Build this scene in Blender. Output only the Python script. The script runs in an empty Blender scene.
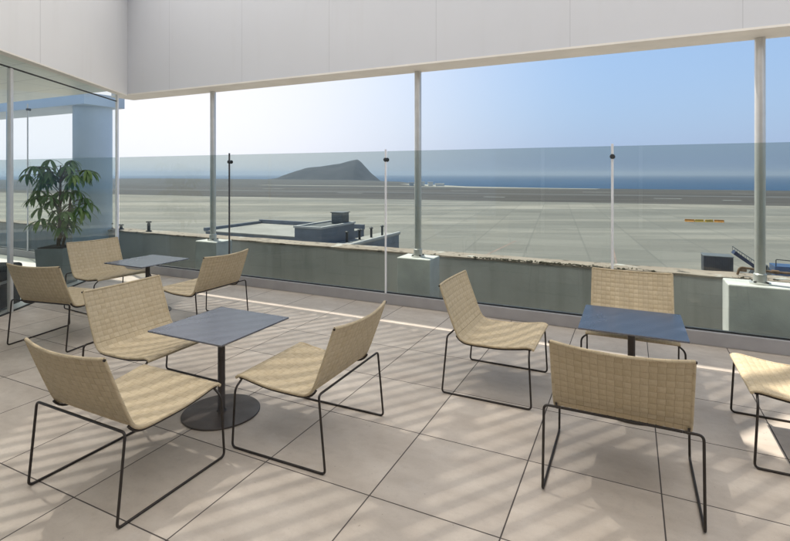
import bpy, bmesh, math, random
from mathutils import Vector, Matrix
random.seed(7)
R = math.radians
PI = math.pi
scn = bpy.context.scene
col = scn.collection

# ------------------------------------------------------------------ frames
A0 = R(25.72)
CA, SA = math.cos(A0), math.sin(A0)
def P(s, d, z=0.0):                 # terrace frame: s along the front edge, d towards the sea
    return Vector((s*CA + d*SA, -s*SA + d*CA, z))
LC = Vector((-4.42, 7.79, 0)); LD = Vector((.1005, -.9949, 0)).normalized(); LQ = Vector((-LD.y*-1, -LD.x, 0))
LQ = Vector((LD.y, -LD.x, 0))       # points away from the terrace
def L(a, b, z=0.0):                 # left glass wall frame
    v = LC + LD*a + LQ*b
    return Vector((v.x, v.y, z))
def W(x, y, z=0.0): return Vector((x, y, z))

# ------------------------------------------------------------------ mesh helpers
def box(bm, x0, x1, y0, y1, z0, z1, f=W):
    v = [bm.verts.new(f(x, y, z)) for z in (z0, z1) for x, y in ((x0,y0),(x1,y0),(x1,y1),(x0,y1))]
    for q in ((3,2,1,0),(4,5,6,7),(0,1,5,4),(1,2,6,5),(2,3,7,6),(3,0,4,7)):
        bm.faces.new([v[i] for i in q])
    return bm
def prism(bm, pts, z0, z1):
    lo = [bm.verts.new((p[0], p[1], z0)) for p in pts]; hi = [bm.verts.new((p[0], p[1], z1)) for p in pts]
    n = len(pts)
    bm.faces.new(list(reversed(lo))); bm.faces.new(hi)
    for i in range(n): bm.faces.new((lo[i], lo[(i+1)%n], hi[(i+1)%n], hi[i]))
    return bm
def fillet(pts, r=.02, n=6):
    pts = [Vector(p) for p in pts]; out = [pts[0]]
    for i in range(1, len(pts)-1):
        a, b, c = pts[i-1], pts[i], pts[i+1]
        rr = min(r, (a-b).length*.45, (c-b).length*.45)
        p0 = b + (a-b).normalized()*rr; p1 = b + (c-b).normalized()*rr
        for k in range(n+1):
            t = k/n
            out.append(p0*(1-t)**2 + b*2*t*(1-t) + p1*t*t)
    out.append(pts[-1]); return out
def tube(bm, pts, r, n=10, cap=True):
    pts = [Vector(p) for p in pts]
    rs = r if isinstance(r, (list, tuple)) else [r]*len(pts)
    rings = []; up = None
    for i, p in enumerate(pts):
        t = (pts[min(i+1, len(pts)-1)] - pts[max(i-1, 0)]).normalized()
        if up is None:
            up = Vector((0,0,1)) if abs(t.z) < .9 else Vector((1,0,0))
        side = t.cross(up).normalized(); up = side.cross(t).normalized()
        rings.append([bm.verts.new(p + (side*math.cos(2*PI*k/n) + up*math.sin(2*PI*k/n))*rs[i]) for k in range(n)])
    for i in range(len(rings)-1):
        for k in range(n):
            bm.faces.new((rings[i][k], rings[i][(k+1)%n], rings[i+1][(k+1)%n], rings[i+1][k]))
    if cap:
        bm.faces.new(list(reversed(rings[0]))); bm.faces.new(rings[-1])
    return bm
def lathe(bm, prof, c=(0,0,0), n=48):
    c = Vector(c); rings = []
    for r, z in prof:
        if r < 1e-6: rings.append([bm.verts.new(c + Vector((0,0,z)))])
        else: rings.append([bm.verts.new(c + Vector((r*math.cos(2*PI*k/n), r*math.sin(2*PI*k/n), z))) for k in range(n)])
    for i in range(len(rings)-1):
        a, b = rings[i], rings[i+1]
        for k in range(n):
            k2 = (k+1) % n
            if len(a) == 1 and len(b) == 1: continue
            if len(a) == 1: bm.faces.new((a[0], b[k2], b[k]))
            elif len(b) == 1: bm.faces.new((a[k], a[k2], b[0]))
            else: bm.faces.new((a[k], a[k2], b[k2], b[k]))
    return bm
def NB(): return bmesh.new()

def obj(name, bm, m, parent=None, smooth=None, bevel=0, loc=None):
    bmesh.ops.recalc_face_normals(bm, faces=bm.faces)
    if bevel:
        es = [e for e in bm.edges if len(e.link_faces) == 2 and e.calc_face_angle(0) > R(40)]
        bmesh.ops.bevel(bm, geom=es, offset=bevel, segments=2, profile=.5, affect='EDGES', clamp_overlap=True)
    org = Vector((0,0,0))
    if parent is not None and parent.get('abs'):
        q = parent
        while q is not None: org += q.location; q = q.parent
    elif loc is not None: org = Vector(loc)
    if org.length: bmesh.ops.translate(bm, verts=bm.verts, vec=-org)
    me = bpy.data.meshes.new(name); bm.to_mesh(me); bm.free()
    me.materials.append(m)
    if smooth is not None:
        for p in me.polygons: p.use_smooth = True
        if smooth < 180: me.set_sharp_from_angle(angle=R(smooth))
    o = bpy.data.objects.new(name, me); col.objects.link(o)
    if parent is not None: o.parent = parent
    elif loc is not None: o.location = loc
    if parent is not None and parent.get('abs'): o['abs'] = 1
    return o
def thing(name, label, cat, loc=(0,0,0), rotz=0, group=None, absolute=True):
    o = bpy.data.objects.new(name, None); col.objects.link(o)
    o.empty_display_size = .1
    o.location = loc; o.rotation_euler = (0,0,rotz); o['label'] = label; o['category'] = cat
    if group: o['group'] = group
    if absolute: o['abs'] = 1
    return o
def tag(o, label, cat, group=None, kind=None):
    o['label'] = label; o['category'] = cat
    if group: o['group'] = group
    if kind: o['kind'] = kind
    return o
def struct(name, bm, m, label=None, cat=None, **k):
    o = obj(name, bm, m, **k); o['kind'] = 'structure'
    o['label'] = label or name.replace('_', ' '); o['category'] = cat or name.split('_')[-1]
    return o
def dup(root, loc, rotz, label, group=None):
    r = root.copy(); col.objects.link(r); r.location = loc; r.rotation_euler = (0,0,rotz); r['label'] = label
    if group: r['group'] = group
    for ch in list(root.children):
        c = ch.copy(); col.objects.link(c); c.parent = r
        for g in list(ch.children):
            e = g.copy(); col.objects.link(e); e.parent = c
    return r

# ------------------------------------------------------------------ materials
class NT:
    def __init__(s, m): s.t = m.node_tree; s.n = s.t.nodes; s.l = s.t.links
    def new(s, t, **k):
        n = s.n.new(t)
        for a, b in k.items(): setattr(n, a, b)
        return n
    def val(s, sock, v):
        if hasattr(v, 'is_output'): s.l.new(v, sock)
        else: sock.default_value = v
    def math(s, op, a, b=0.0, c=None, clamp=False):
        n = s.new('ShaderNodeMath', operation=op, use_clamp=clamp)
        s.val(n.inputs[0], a); s.val(n.inputs[1], b)
        if c is not None: s.val(n.inputs[2], c)
        return n.outputs[0]
    def mix(s, f, a, b, mode='MIX'):
        n = s.new('ShaderNodeMix', data_type='RGBA', blend_type=mode)
        s.val(n.inputs[0], f); s.val(n.inputs[6], a); s.val(n.inputs[7], b)
        return n.outputs[2]
    def noise(s, vec, scale, detail=4, rough=.55):
        n = s.new('ShaderNodeTexNoise'); n.inputs['Scale'].default_value = scale
        n.inputs['Detail'].default_value = detail; n.inputs['Roughness'].default_value = rough
        if vec is not None: s.l.new(vec, n.inputs['Vector'])
        return n.outputs['Fac']
    def ramp(s, f, lo, hi, a=0.0, b=1.0):
        n = s.new('ShaderNodeMapRange'); n.clamp = True
        s.val(n.inputs[0], f)
        for i, v in enumerate((lo, hi, a, b)): n.inputs[i+1].default_value = v
        return n.outputs[0]
    def coord(s, rot=0.0, scale=(1,1,1), kind='Object'):
        c = s.new('ShaderNodeTexCoord'); mp = s.new('ShaderNodeMapping')
        mp.inputs['Rotation'].default_value = (0,0,rot); mp.inputs['Scale'].default_value = scale
        s.l.new(c.outputs[kind], mp.inputs['Vector']); return mp.outputs[0]
    def world(s, rot=0.0, scale=(1,1,1)):
        g = s.new('ShaderNodeNewGeometry'); mp = s.new('ShaderNodeMapping')
        mp.inputs['Rotation'].default_value = (0,0,rot); mp.inputs['Scale'].default_value = scale
        s.l.new(g.outputs['Position'], mp.inputs['Vector']); return mp.outputs[0]
    def sep(s, v):
        n = s.new('ShaderNodeSeparateXYZ'); s.l.new(v, n.inputs[0]); return n.outputs
    def comb(s, x, y, z=0.0):
        n = s.new('ShaderNodeCombineXYZ'); s.val(n.inputs[0], x); s.val(n.inputs[1], y); s.val(n.inputs[2], z); return n.outputs[0]
def c4(c): return (c[0], c[1], c[2], 1)
def mat(name, c, rough=.5, metal=0, var=.12, vscale=6, bump=0, bscale=60, spec=.5, var2=0, v2scale=.7, roughvar=.0):
    m = bpy.data.materials.new(name); m.use_nodes = True; t = NT(m)
    b = t.n['Principled BSDF']
    b.inputs['Roughness'].default_value = rough; b.inputs['Metallic'].default_value = metal
    b.inputs['Specular IOR Level'].default_value = spec
    v = t.world()
    f = t.noise(v, vscale, 5)
    cc = t.mix(t.ramp(f, .3, .7), c4([x*(1-var) for x in c]), c4([min(1, x*(1+var)) for x in c]))
    if var2:
        g = t.ramp(t.noise(v, v2scale, 3), .42, .66)
        cc = t.mix(t.math('MULTIPLY', g, var2), cc, c4([x*.45 for x in c]))
    t.l.new(cc, b.inputs['Base Color'])
    if roughvar:
        t.l.new(t.ramp(t.noise(v, vscale*.7, 4), .3, .7, rough-roughvar, rough+roughvar), b.inputs['Roughness'])
    if bump:
        bp = t.new('ShaderNodeBump'); bp.inputs['Strength'].default_value = .6; bp.inputs['Distance'].default_value = bump
        t.l.new(t.noise(v, bscale, 4), bp.inputs['Height']); t.l.new(bp.outputs[0], b.inputs['Normal'])
    return m
def glass_mat(name, tint, ior=1.45):
    m = bpy.data.materials.new(name); m.use_nodes = True; t = NT(m)
    t.n.remove(t.n['Principled BSDF'])
    out = t.n['Material Output']
    tr = t.new('ShaderNodeBsdfTransparent'); tr.inputs[0].default_value = c4(tint)
    gl = t.new('ShaderNodeBsdfGlossy'); gl.inputs['Roughness'].default_value = .0; gl.inputs[0].default_value = (.95,.97,.96,1)
    fr = t.new('ShaderNodeFresnel'); fr.inputs[0].default_value = ior
    ge = t.new('ShaderNodeNewGeometry')
    f = t.math('MULTIPLY', fr.outputs[0], t.math('SUBTRACT', 1.0, ge.outputs['Backfacing']))
    mx = t.new('ShaderNodeMixShader'); t.l.new(f, mx.inputs[0]); t.l.new(tr.outputs[0], mx.inputs[1]); t.l.new(gl.outputs[0], mx.inputs[2])
    t.l.new(mx.outputs[0], out.inputs['Surface']); return m

M = {}
M['panel_white'] = None
M['steel'] = mat('galvanised_steel', (.66,.65,.62), .3, .45, .05, 9, roughvar=.02)
M['postwhite'] = mat('white_post_paint', (.8,.8,.8), .3, .1, .03, 8)
M['postgrey'] = mat('grey_post_steel', (.07,.072,.075), .35, .3, .1, 8)
M['black'] = mat('black_metal', (.022,.016,.012), .42, 0, .25, 14, spec=.45)
M['rubber'] = mat('dark_seal', (.02,.022,.022), .6, 0, .2, 9)
M['basemetal'] = mat('brown_black_steel', (.055,.042,.034), .42, 0, .3, 7, bump=.0006, bscale=300, roughvar=.08)
M['concrete_block'] = mat('pale_painted_concrete', (.74,.73,.70), .8, 0, .12, 3, bump=.004, bscale=40, var2=.35, v2scale=2.2)
M['gutter'] = mat('dark_gutter', (.12,.12,.11), .9, 0, .25, 2)
M['kerb'] = mat('kerb_stone', (.34,.325,.32), .5, 0, .08, 5, bump=.001, bscale=80)
M['column'] = mat('blue_grey_column_paint', (.50,.60,.70), .5, 0, .05, 2)
M['bluegrey'] = mat('blue_grey_render', (.20,.215,.245), .8, 0, .12, .8, var2=.2, v2scale=.3)
M['palelid'] = mat('pale_roof_edge', (.52,.51,.49), .7, 0, .1, 1)
M['paledeck'] = mat('pale_roof_membrane', (.40,.38,.34), .85, 0, .12, .5, var2=.25, v2scale=.2)
M['louvre'] = mat('grey_plant_metal', (.14,.145,.14), .6, .2, .2, 3)
M['leafbark'] = mat('plant_stem', (.1,.075,.05), .8, 0, .3, 40)
M['planter'] = mat('grey_green_planter', (.16,.185,.18), .5, 0, .1, 6)
M['soil'] = mat('soil', (.03,.022,.016), .95, 0, .4, 40)
M['sofa'] = mat('charcoal_fabric', (.03,.031,.033), .75, 0, .2, 90, bump=.001, bscale=400)
M['sofaband'] = mat('pale_metal_band', (.4,.41,.4), .4, .4, .05, 5)
M['intfloor'] = mat('pale_polished_floor', (.68,.66,.6), .3, 0, .06, 2)
M['orange'] = mat('orange_barrier_plastic', (.62,.27,.04), .5, 0, .15, 2)
M['yellow'] = mat('yellow_barrier_plastic', (.75,.47,.07), .5, 0, .15, 2)
M['truckdark'] = mat('navy_vehicle_panel', (.025,.035,.055), .45, 0, .2, 1)
M['truckblue'] = mat('blue_vehicle_paint', (.045,.10,.22), .4, 0, .15, 1)
M['truckgrey'] = mat('grey_vehicle_steel', (.2,.21,.21), .5, .3, .15, 2)
M['tyre'] = mat('tyre_rubber', (.02,.02,.02), .8)
M['rust'] = mat('rusty_pipe', (.2,.13,.085), .8, .2, .4, 20)
M['whitewall'] = mat('white_building_render', (.75,.74,.7), .8, 0, .06, .1)
def slat_mat():  # translucent so the added overhead slats soften and spread the sun
    m = bpy.data.materials.new('translucent_added_slat'); m.use_nodes = True; t = NT(m); t.n.remove(t.n['Principled BSDF'])
    n = t.noise(t.world(), 2.5, 3); cc = t.mix(t.ramp(n, .3, .7), (.92,.89,.83,1), (.95,.92,.87,1))
    d = t.new('ShaderNodeBsdfDiffuse'); l = t.new('ShaderNodeBsdfTranslucent'); t.l.new(cc, d.inputs[0]); t.l.new(cc, l.inputs[0])
    mx = t.new('ShaderNodeMixShader'); mx.inputs[0].default_value = .74
    t.l.new(d.outputs[0], mx.inputs[1]); t.l.new(l.outputs[0], mx.inputs[2]); t.l.new(mx.outputs[0], t.n['Material Output'].inputs['Surface'])
    return m
M['slat'] = slat_mat()
M['beam'] = mat('pale_painted_beam', (.6,.6,.58), .6, 0, .06, 2)
M['cable'] = mat('dark_fitting', (.03,.035,.038), .5)

# white fascia panels with vertical joints
def fascia_mat(name, c, joint=1.45, off=.8925, rot=A0):
    m = bpy.data.materials.new(name); m.use_nodes = True; t = NT(m); b = t.n['Principled BSDF']
    v = t.world(rot)
    x, y, z = t.sep(v)
    u = t.math('FRACT', t.math('DIVIDE', t.math('SUBTRACT', x, off-joint*20-joint/2), joint))
    dist = t.math('ABSOLUTE', t.math('SUBTRACT', u, .5))
    ln = t.ramp(dist, .0018, .0036, 1, 0)
    n1 = t.noise(v, .9, 4)
    st = t.noise(t.world(rot, (6, 6, .5)), 1.2, 4)
    cc = t.mix(t.ramp(n1, .3, .7), c4([k*.97 for k in c]), c4(c))
    cc = t.mix(t.math('MULTIPLY', t.ramp(st, .55, .8), .10), cc, (.5,.48,.44,1))
    cc = t.mix(t.math('MULTIPLY', ln, .25), cc, (.22,.22,.23,1))
    t.l.new(cc, b.inputs['Base Color']); b.inputs['Roughness'].default_value = .45
    bp = t.new('ShaderNodeBump'); bp.inputs['Strength'].default_value = .25; bp.inputs['Distance'].default_value = .01
    t.l.new(t.noise(v, 1.6, 2), bp.inputs['Height']); t.l.new(bp.outputs[0], b.inputs['Normal'])
    return m
M['fascia'] = fascia_mat('shaded_fascia_panel', (.70,.71,.735))  # shade on the front panels put into a darker, cooler white
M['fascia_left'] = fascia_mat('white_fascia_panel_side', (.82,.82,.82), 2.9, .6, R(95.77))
M['soffit'] = mat('cream_soffit', (.88,.84,.77), .6, 0, .06, 3)

# ceiling with panel joints
def ceiling_mat():
    m = bpy.data.materials.new('pale_ceiling_panel'); m.use_nodes = True; t = NT(m); b = t.n['Principled BSDF']
    v = t.world(A0); x, y, z = t.sep(v)
    fx = t.math('ABSOLUTE', t.math('SUBTRACT', t.math('FRACT', t.math('DIVIDE', x, 1.2)), .5))
    fy = t.math('ABSOLUTE', t.math('SUBTRACT', t.math('FRACT', t.math('DIVIDE', y, .6)), .5))
    ln = t.math('MAXIMUM', t.ramp(fx, .004, .007, 1, 0), t.ramp(fy, .008, .014, 1, 0))
    cc = t.mix(t.math('MULTIPLY', ln, .6), (.82,.85,.77,1), (.3,.32,.3,1))
    t.l.new(cc, b.inputs['Base Color']); b.inputs['Roughness'].default_value = .35
    return m
M['ceiling'] = ceiling_mat()

# floor tiles
def tile_mat():
    m = bpy.data.materials.new('beige_porcelain_tile'); m.use_nodes = True; t = NT(m); b = t.n['Principled BSDF']
    v = t.world(A0); x, y, z = t.sep(v)
    TX, TY = .6145, .606
    gx = t.math('DIVIDE', t.math('SUBTRACT', x, -1.10-TX*40), TX); gy = t.math('DIVIDE', t.math('SUBTRACT', y, 2.008-TY*40), TY)
    ix = t.math('FLOOR', gx); iy = t.math('FLOOR', gy)
    def edge(g): return t.math('SUBTRACT', .5, t.math('ABSOLUTE', t.math('SUBTRACT', t.math('FRACT', g), .5)))
    e = t.math('MINIMUM', edge(gx), edge(gy))
    grout = t.ramp(e, .0042, .0062, 1, 0)
    wn = t.new('ShaderNodeTexWhiteNoise', noise_dimensions='2D'); t.l.new(t.comb(ix, iy), wn.inputs['Vector'])
    shift = t.new('ShaderNodeVectorMath', operation='MULTIPLY_ADD')
    t.l.new(wn.outputs['Color'], shift.inputs[0]); shift.inputs[1].default_value = (9,9,9); t.l.new(v, shift.inputs[2])
    pv = shift.outputs[0]
    st = t.new('ShaderNodeMapping'); st.inputs['Scale'].default_value = (1.0, 2.2, 1); t.l.new(pv, st.inputs['Vector'])
    n1 = t.noise(st.outputs[0], 2.4, 6, .6); n2 = t.noise(pv, 14, 6, .65); n3 = t.noise(pv, 120, 3, .6)
    cc = t.mix(t.ramp(n1, .32, .68), (.45,.385,.318,1), (.58,.51,.43,1))
    cc = t.mix(t.math('MULTIPLY', t.ramp(n2, .5, .78), .35), cc, (.37,.31,.26,1))
    cc = t.mix(t.math('MULTIPLY', t.ramp(n3, .55, .75), .22), cc, (.33,.275,.23,1))
    sc = t.noise(pv, 5.5, 8, .7); cc = t.mix(t.ramp(sc, .60, .70, 0, .3), cc, (.60,.55,.5,1))
    sp = t.noise(pv, 60, 2, .5); cc = t.mix(t.ramp(sp, .74, .78, 0, .6), cc, (.16,.13,.11,1))
    tv = t.ramp(wn.outputs['Value'], 0, 1, .90, 1.06)
    mul = t.new('ShaderNodeVectorMath', operation='SCALE'); t.l.new(cc, mul.inputs[0]); t.l.new(tv, mul.inputs['Scale'])
    cc = t.mix(grout, mul.outputs[0], (.075,.062,.055,1))
    t.l.new(cc, b.inputs['Base Color'])
    rg = t.ramp(n2, .3, .7, .38, .56)
    t.l.new(t.math('MAXIMUM', rg, t.math('MULTIPLY', grout, .9)), b.inputs['Roughness'])
    bp = t.new('ShaderNodeBump'); bp.inputs['Strength'].default_value = .5; bp.inputs['Distance'].default_value = .003
    h = t.math('SUBTRACT', t.math('MULTIPLY', n2, .12), t.math('MULTIPLY', grout, 1.0))
    t.l.new(h, bp.inputs['Height']); t.l.new(bp.outputs[0], b.inputs['Normal'])
    return m
M['tile'] = tile_mat()

# woven webbing (relief is real geometry; colour per strap from UV)
def weave_mat():
    m = bpy.data.materials.new('beige_woven_webbing'); m.use_nodes = True; t = NT(m); b = t.n['Principled BSDF']
    uv = t.new('ShaderNodeUVMap').outputs[0]; u, v, _ = t.sep(uv)
    i = t.math('FLOOR', u); j = t.math('FLOOR', v)
    par = t.math('MODULO', t.math('ADD', t.math('ADD', i, j), 100.0), 2.0)
    w1 = t.new('ShaderNodeTexWhiteNoise', noise_dimensions='1D'); t.l.new(t.math('ADD', i, .5), w1.inputs['W'])
    w2 = t.new('ShaderNodeTexWhiteNoise', noise_dimensions='1D'); t.l.new(t.math('ADD', j, 77.5), w2.inputs['W'])
    var = t.math('ADD', t.math('MULTIPLY', w1.outputs['Value'], t.math('SUBTRACT', 1.0, par)), t.math('MULTIPLY', w2.outputs['Value'], par))
    cc = t.mix(t.math('ADD', t.math('MULTIPLY', var, .7), t.math('MULTIPLY', par, .3)), (.485,.395,.255,1), (.56,.468,.32,1))
    # fine fibre along each strap
    fa = t.noise(t.comb(t.math('MULTIPLY', u, 26.0), t.math('MULTIPLY', v, 1.5)), 1, 3)
    fb = t.noise(t.comb(t.math('MULTIPLY', u, 1.5), t.math('MULTIPLY', v, 26.0)), 1, 3)
    f = t.math('ADD', t.math('MULTIPLY', fa, t.math('SUBTRACT', 1.0, par)), t.math('MULTIPLY', fb, par))
    fu = t.math('FRACT', u); fv = t.math('FRACT', v)
    bb = t.math('ADD', t.math('MULTIPLY', fu, t.math('SUBTRACT', 1.0, par)), t.math('MULTIPLY', fv, par))
    gap = t.ramp(t.math('ABSOLUTE', t.math('SUBTRACT', bb, .5)), .41, .49, 0, .38)
    cc = t.mix(t.ramp(f, .35, .7, 0, .4), cc, (.29,.215,.12,1))
    cc = t.mix(gap, cc, (.15,.105,.055,1))
    t.l.new(cc, b.inputs['Base Color']); b.inputs['Roughness'].default_value = .62
    b.inputs['Specular IOR Level'].default_value = .35
    bp = t.new('ShaderNodeBump'); bp.inputs['Strength'].default_value = .4; bp.inputs['Distance'].default_value = .0012
    t.l.new(f, bp.inputs['Height']); t.l.new(bp.outputs[0], b.inputs['Normal'])
    return m
M['weave'] = weave_mat()

# table top: satin slate-blue laminate
def table_mat():
    m = bpy.data.materials.new('slate_blue_laminate'); m.use_nodes = True; t = NT(m); b = t.n['Principled BSDF']
    v = t.coord()
    n = t.noise(v, 3, 4)
    cc = t.mix(t.ramp(n, .3, .7), (.052,.061,.092,1), (.060,.070,.105,1))
    t.l.new(cc, b.inputs['Base Color'])
    t.l.new(t.ramp(n, .3, .7, .24, .29), b.inputs['Roughness'])
    b.inputs['IOR'].default_value = 2.2
    return m
M['table'] = table_mat()

# parapet with dark damp streaks and pale flakes on the coping
def parapet_mat(name, top):
    m = bpy.data.materials.new(name); m.use_nodes = True; t = NT(m); b = t.n['Principled BSDF']
    v = t.world(A0)
    n1 = t.noise(v, 1.2, 5); st = t.noise(t.world(A0, (5, 5, .35)), 1, 5); n3 = t.noise(v, 9, 5)
    if top:
        cc = t.mix(t.ramp(n1, .3, .7), (.30,.24,.19,1), (.42,.36,.30,1))
        cc = t.mix(t.ramp(n3, .56, .66, 0, .8), cc, (.07,.06,.05,1))
        cc = t.mix(t.ramp(t.noise(v, 3.1, 4), .62, .68, 0, .8), cc, (.6,.59,.55,1))
    else:
        cc = t.mix(t.ramp(n1, .3, .7), (.50,.485,.46,1), (.60,.585,.56,1))
        cc = t.mix(t.ramp(st, .5, .75, 0, .4), cc, (.30,.29,.27,1))
    t.l.new(cc, b.inputs['Base Color']); b.inputs['Roughness'].default_value = .88
    bp = t.new('ShaderNodeBump'); bp.inputs['Strength'].default_value = .5; bp.inputs['Distance'].default_value = .008
    t.l.new(n3, bp.inputs['Height']); t.l.new(bp.outputs[0], b.inputs['Normal'])
    return m
M['parapet'] = parapet_mat('grey_parapet_render', False)
M['coping'] = parapet_mat('weathered_coping', True)

# airfield
AW = R(18.2)
def apron_mat():
    m = bpy.data.materials.new('pale_apron_concrete'); m.use_nodes = True; t = NT(m); b = t.n['Principled BSDF']
    v = t.world(AW); x, y, z = t.sep(v)
    n1 = t.noise(t.world(AW, (.012, .07, 1)), 1, 6, .6); n2 = t.noise(t.world(AW, (.04, .35, 1)), 1, 5, .6); n3 = t.noise(v, .9, 4)
    cc = t.mix(t.ramp(n1, .32, .68), (.25,.225,.18,1), (.41,.375,.31,1))
    cc = t.mix(t.ramp(n2, .52, .72, 0, .6), cc, (.155,.15,.13,1))
    cc = t.mix(t.ramp(n3, .4, .8, 0, .2), cc, (.22,.21,.19,1))
    big = t.noise(t.world(AW, (.006, .045, 1)), 1, 3); cc = t.mix(t.ramp(big, .50, .60, 0, .6), cc, (.15,.148,.13,1))
    ex = t.math('ABSOLUTE', t.math('SUBTRACT', t.math('FRACT', t.math('DIVIDE', x, 7.5)), .5))
    ey = t.math('ABSOLUTE', t.math('SUBTRACT', t.math('FRACT', t.math('DIVIDE', y, 7.5)), .5))
    sl = t.new('ShaderNodeTexWhiteNoise', noise_dimensions='2D')
    t.l.new(t.comb(t.math('FLOOR', t.math('ADD', t.math('DIVIDE', x, 7.5), .5)), t.math('FLOOR', t.math('ADD', t.math('DIVIDE', y, 7.5), .5))), sl.inputs['Vector'])
    mv = t.new('ShaderNodeVectorMath', operation='SCALE'); t.l.new(cc, mv.inputs[0]); t.l.new(t.ramp(sl.outputs['Value'], 0, 1, .90, 1.08), mv.inputs['Scale']); cc = mv.outputs[0]
    oil = t.noise(t.world(AW, (.11, .16, 1)), 1, 6, .7); cc = t.mix(t.ramp(oil, .60, .70, 0, .5), cc, (.14,.125,.105,1))
    tyre = t.noise(t.world(AW+.5, (.02, .9, 1)), 1, 3); cc = t.mix(t.ramp(tyre, .62, .70, 0, .3), cc, (.15,.14,.125,1))
    ln = t.math('MAXIMUM', t.ramp(ex, .012, .02, 1, 0), t.ramp(ey, .012, .02, 1, 0))
    cc = t.mix(t.math('MULTIPLY', ln, .38), cc, (.13,.125,.11,1))
    t.l.new(cc, b.inputs['Base Color']); b.inputs['Roughness'].default_value = .85
    return m
M['apron'] = apron_mat()
def strip_mat(name, c0, c1, sx=.01, sy=.12):
    m = bpy.data.materials.new(name); m.use_nodes = True; t = NT(m); b = t.n['Principled BSDF']
    n1 = t.noise(t.world(AW, (sx, sy, 1)), 1, 6, .62); n2 = t.noise(t.world(AW, (sx*6, sy*2, 1)), 1, 4)
    cc = t.mix(t.ramp(n1, .34, .66), c4(c0), c4(c1)); cc = t.mix(t.ramp(n2, .5, .75, 0, .35), cc, c4([k*.6 for k in c0]))
    t.l.new(cc, b.inputs['Base Color']); b.inputs['Roughness'].default_value = .9
    return m
M['asphalt'] = strip_mat('dark_runway_asphalt', (.052,.044,.036), (.11,.096,.08))
M['asphalt_mid'] = strip_mat('worn_runway_asphalt', (.11,.105,.1), (.15,.145,.135))
M['scrub'] = strip_mat('dry_coastal_scrub', (.06,.056,.05), (.115,.105,.09), .012, .06)
M['sand'] = strip_mat('pale_coastal_sand', (.34,.31,.26), (.5,.47,.4), .02, .2)
M['paint'] = mat('worn_white_paint', (.36,.36,.34), .7, 0, .2, .3)
M['redpaint'] = mat('faded_red_paint', (.3,.22,.18), .8, 0, .2, .5)
def sea_mat():
    m = bpy.data.materials.new('deep_blue_sea'); m.use_nodes = True; t = NT(m); b = t.n['Principled BSDF']
    n = t.noise(t.world(AW, (.0012, .006, 1)), 1, 5)
    cc = t.mix(t.ramp(n, .35, .65), (.018,.062,.135,1), (.026,.082,.17,1))
    t.l.new(cc, b.inputs['Base Color']); b.inputs['Roughness'].default_value = .6; b.inputs['Specular IOR Level'].default_value = .12
    return m
M['sea'] = sea_mat()
def hill_mat():
    m = bpy.data.materials.new('bare_volcanic_slope'); m.use_nodes = True; t = NT(m); b = t.n['Principled BSDF']
    n = t.noise(t.world(0, (.016,.03,.03)), 1, 8, .65); n2 = t.noise(t.world(0, (.05,.05,.012)), 1, 5)
    cc = t.mix(t.ramp(n, .35, .65), (.024,.026,.028,1), (.062,.060,.058,1)); cc = t.mix(t.ramp(n2, .5, .7, 0, .4), cc, (.04,.042,.042,1))
    t.l.new(cc, b.inputs['Base Color']); b.inputs['Roughness'].default_value = .95
    return m
M['hill'] = hill_mat()
def leaf_mat():
    m = bpy.data.materials.new('glossy_leaf'); m.use_nodes = True; t = NT(m); b = t.n['Principled BSDF']
    g = t.new('ShaderNodeNewGeometry')
    n = t.noise(t.world(), 5, 3)
    cc = t.mix(g.outputs['Random Per Island'], (.05,.12,.035,1), (.17,.27,.08,1)); cc = t.mix(t.ramp(n, .45, .75, 0, .3), cc, (.1,.14,.035,1))
    t.l.new(cc, b.inputs['Base Color']); b.inputs['Roughness'].default_value = .38
    tl = t.new('ShaderNodeBsdfTranslucent'); t.l.new(cc, tl.inputs[0])
    mx = t.new('ShaderNodeMixShader'); mx.inputs[0].default_value = .35
    t.l.new(b.outputs[0], mx.inputs[1]); t.l.new(tl.outputs[0], mx.inputs[2]); t.l.new(mx.outputs[0], t.n['Material Output'].inputs['Surface'])
    return m
M['leaf'] = leaf_mat()
M['rail_glass'] = glass_mat('green_tinted_glass', (.768,.802,.780))
M['wall_glass'] = glass_mat('clear_glass', (.955,.975,.97))

# ================================================================== SETTING
DC = 5.05                                        # kerb line
def left_at_d(d, b=0.0):                          # where the left wall plane (offset b) meets distance d
    o = L(0, b); k = (d - (o.x*SA + o.y*CA)) / (LD.x*SA + LD.y*CA)
    return o + LD*k
c0 = left_at_d(DC)
floor_pts = [c0, P(8, DC), P(8, -6), L(13.5, 0)]
struct('floor', prism(NB(), [(p.x, p.y) for p in floor_pts], -.28, 0), M['tile'], 'beige square porcelain tile floor of the terrace', 'floor')
ip = [c0, L(13.5, 0), L(13.5, 8), P(-16.5, DC)]
struct('balcony_floor', prism(NB(), [(p.x, p.y) for p in ip], -.28, 0), M['intfloor'], 'pale floor behind the side glass wall', 'floor')
cp = [left_at_d(4.98, .002), L(13.5, .002), L(13.5, 8), P(-16.5, 4.98)]
struct('ceiling', prism(NB(), [(p.x, p.y) for p in cp], 2.80, 2.95), M['ceiling'], 'pale panelled ceiling behind the side glass wall', 'ceiling')

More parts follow.
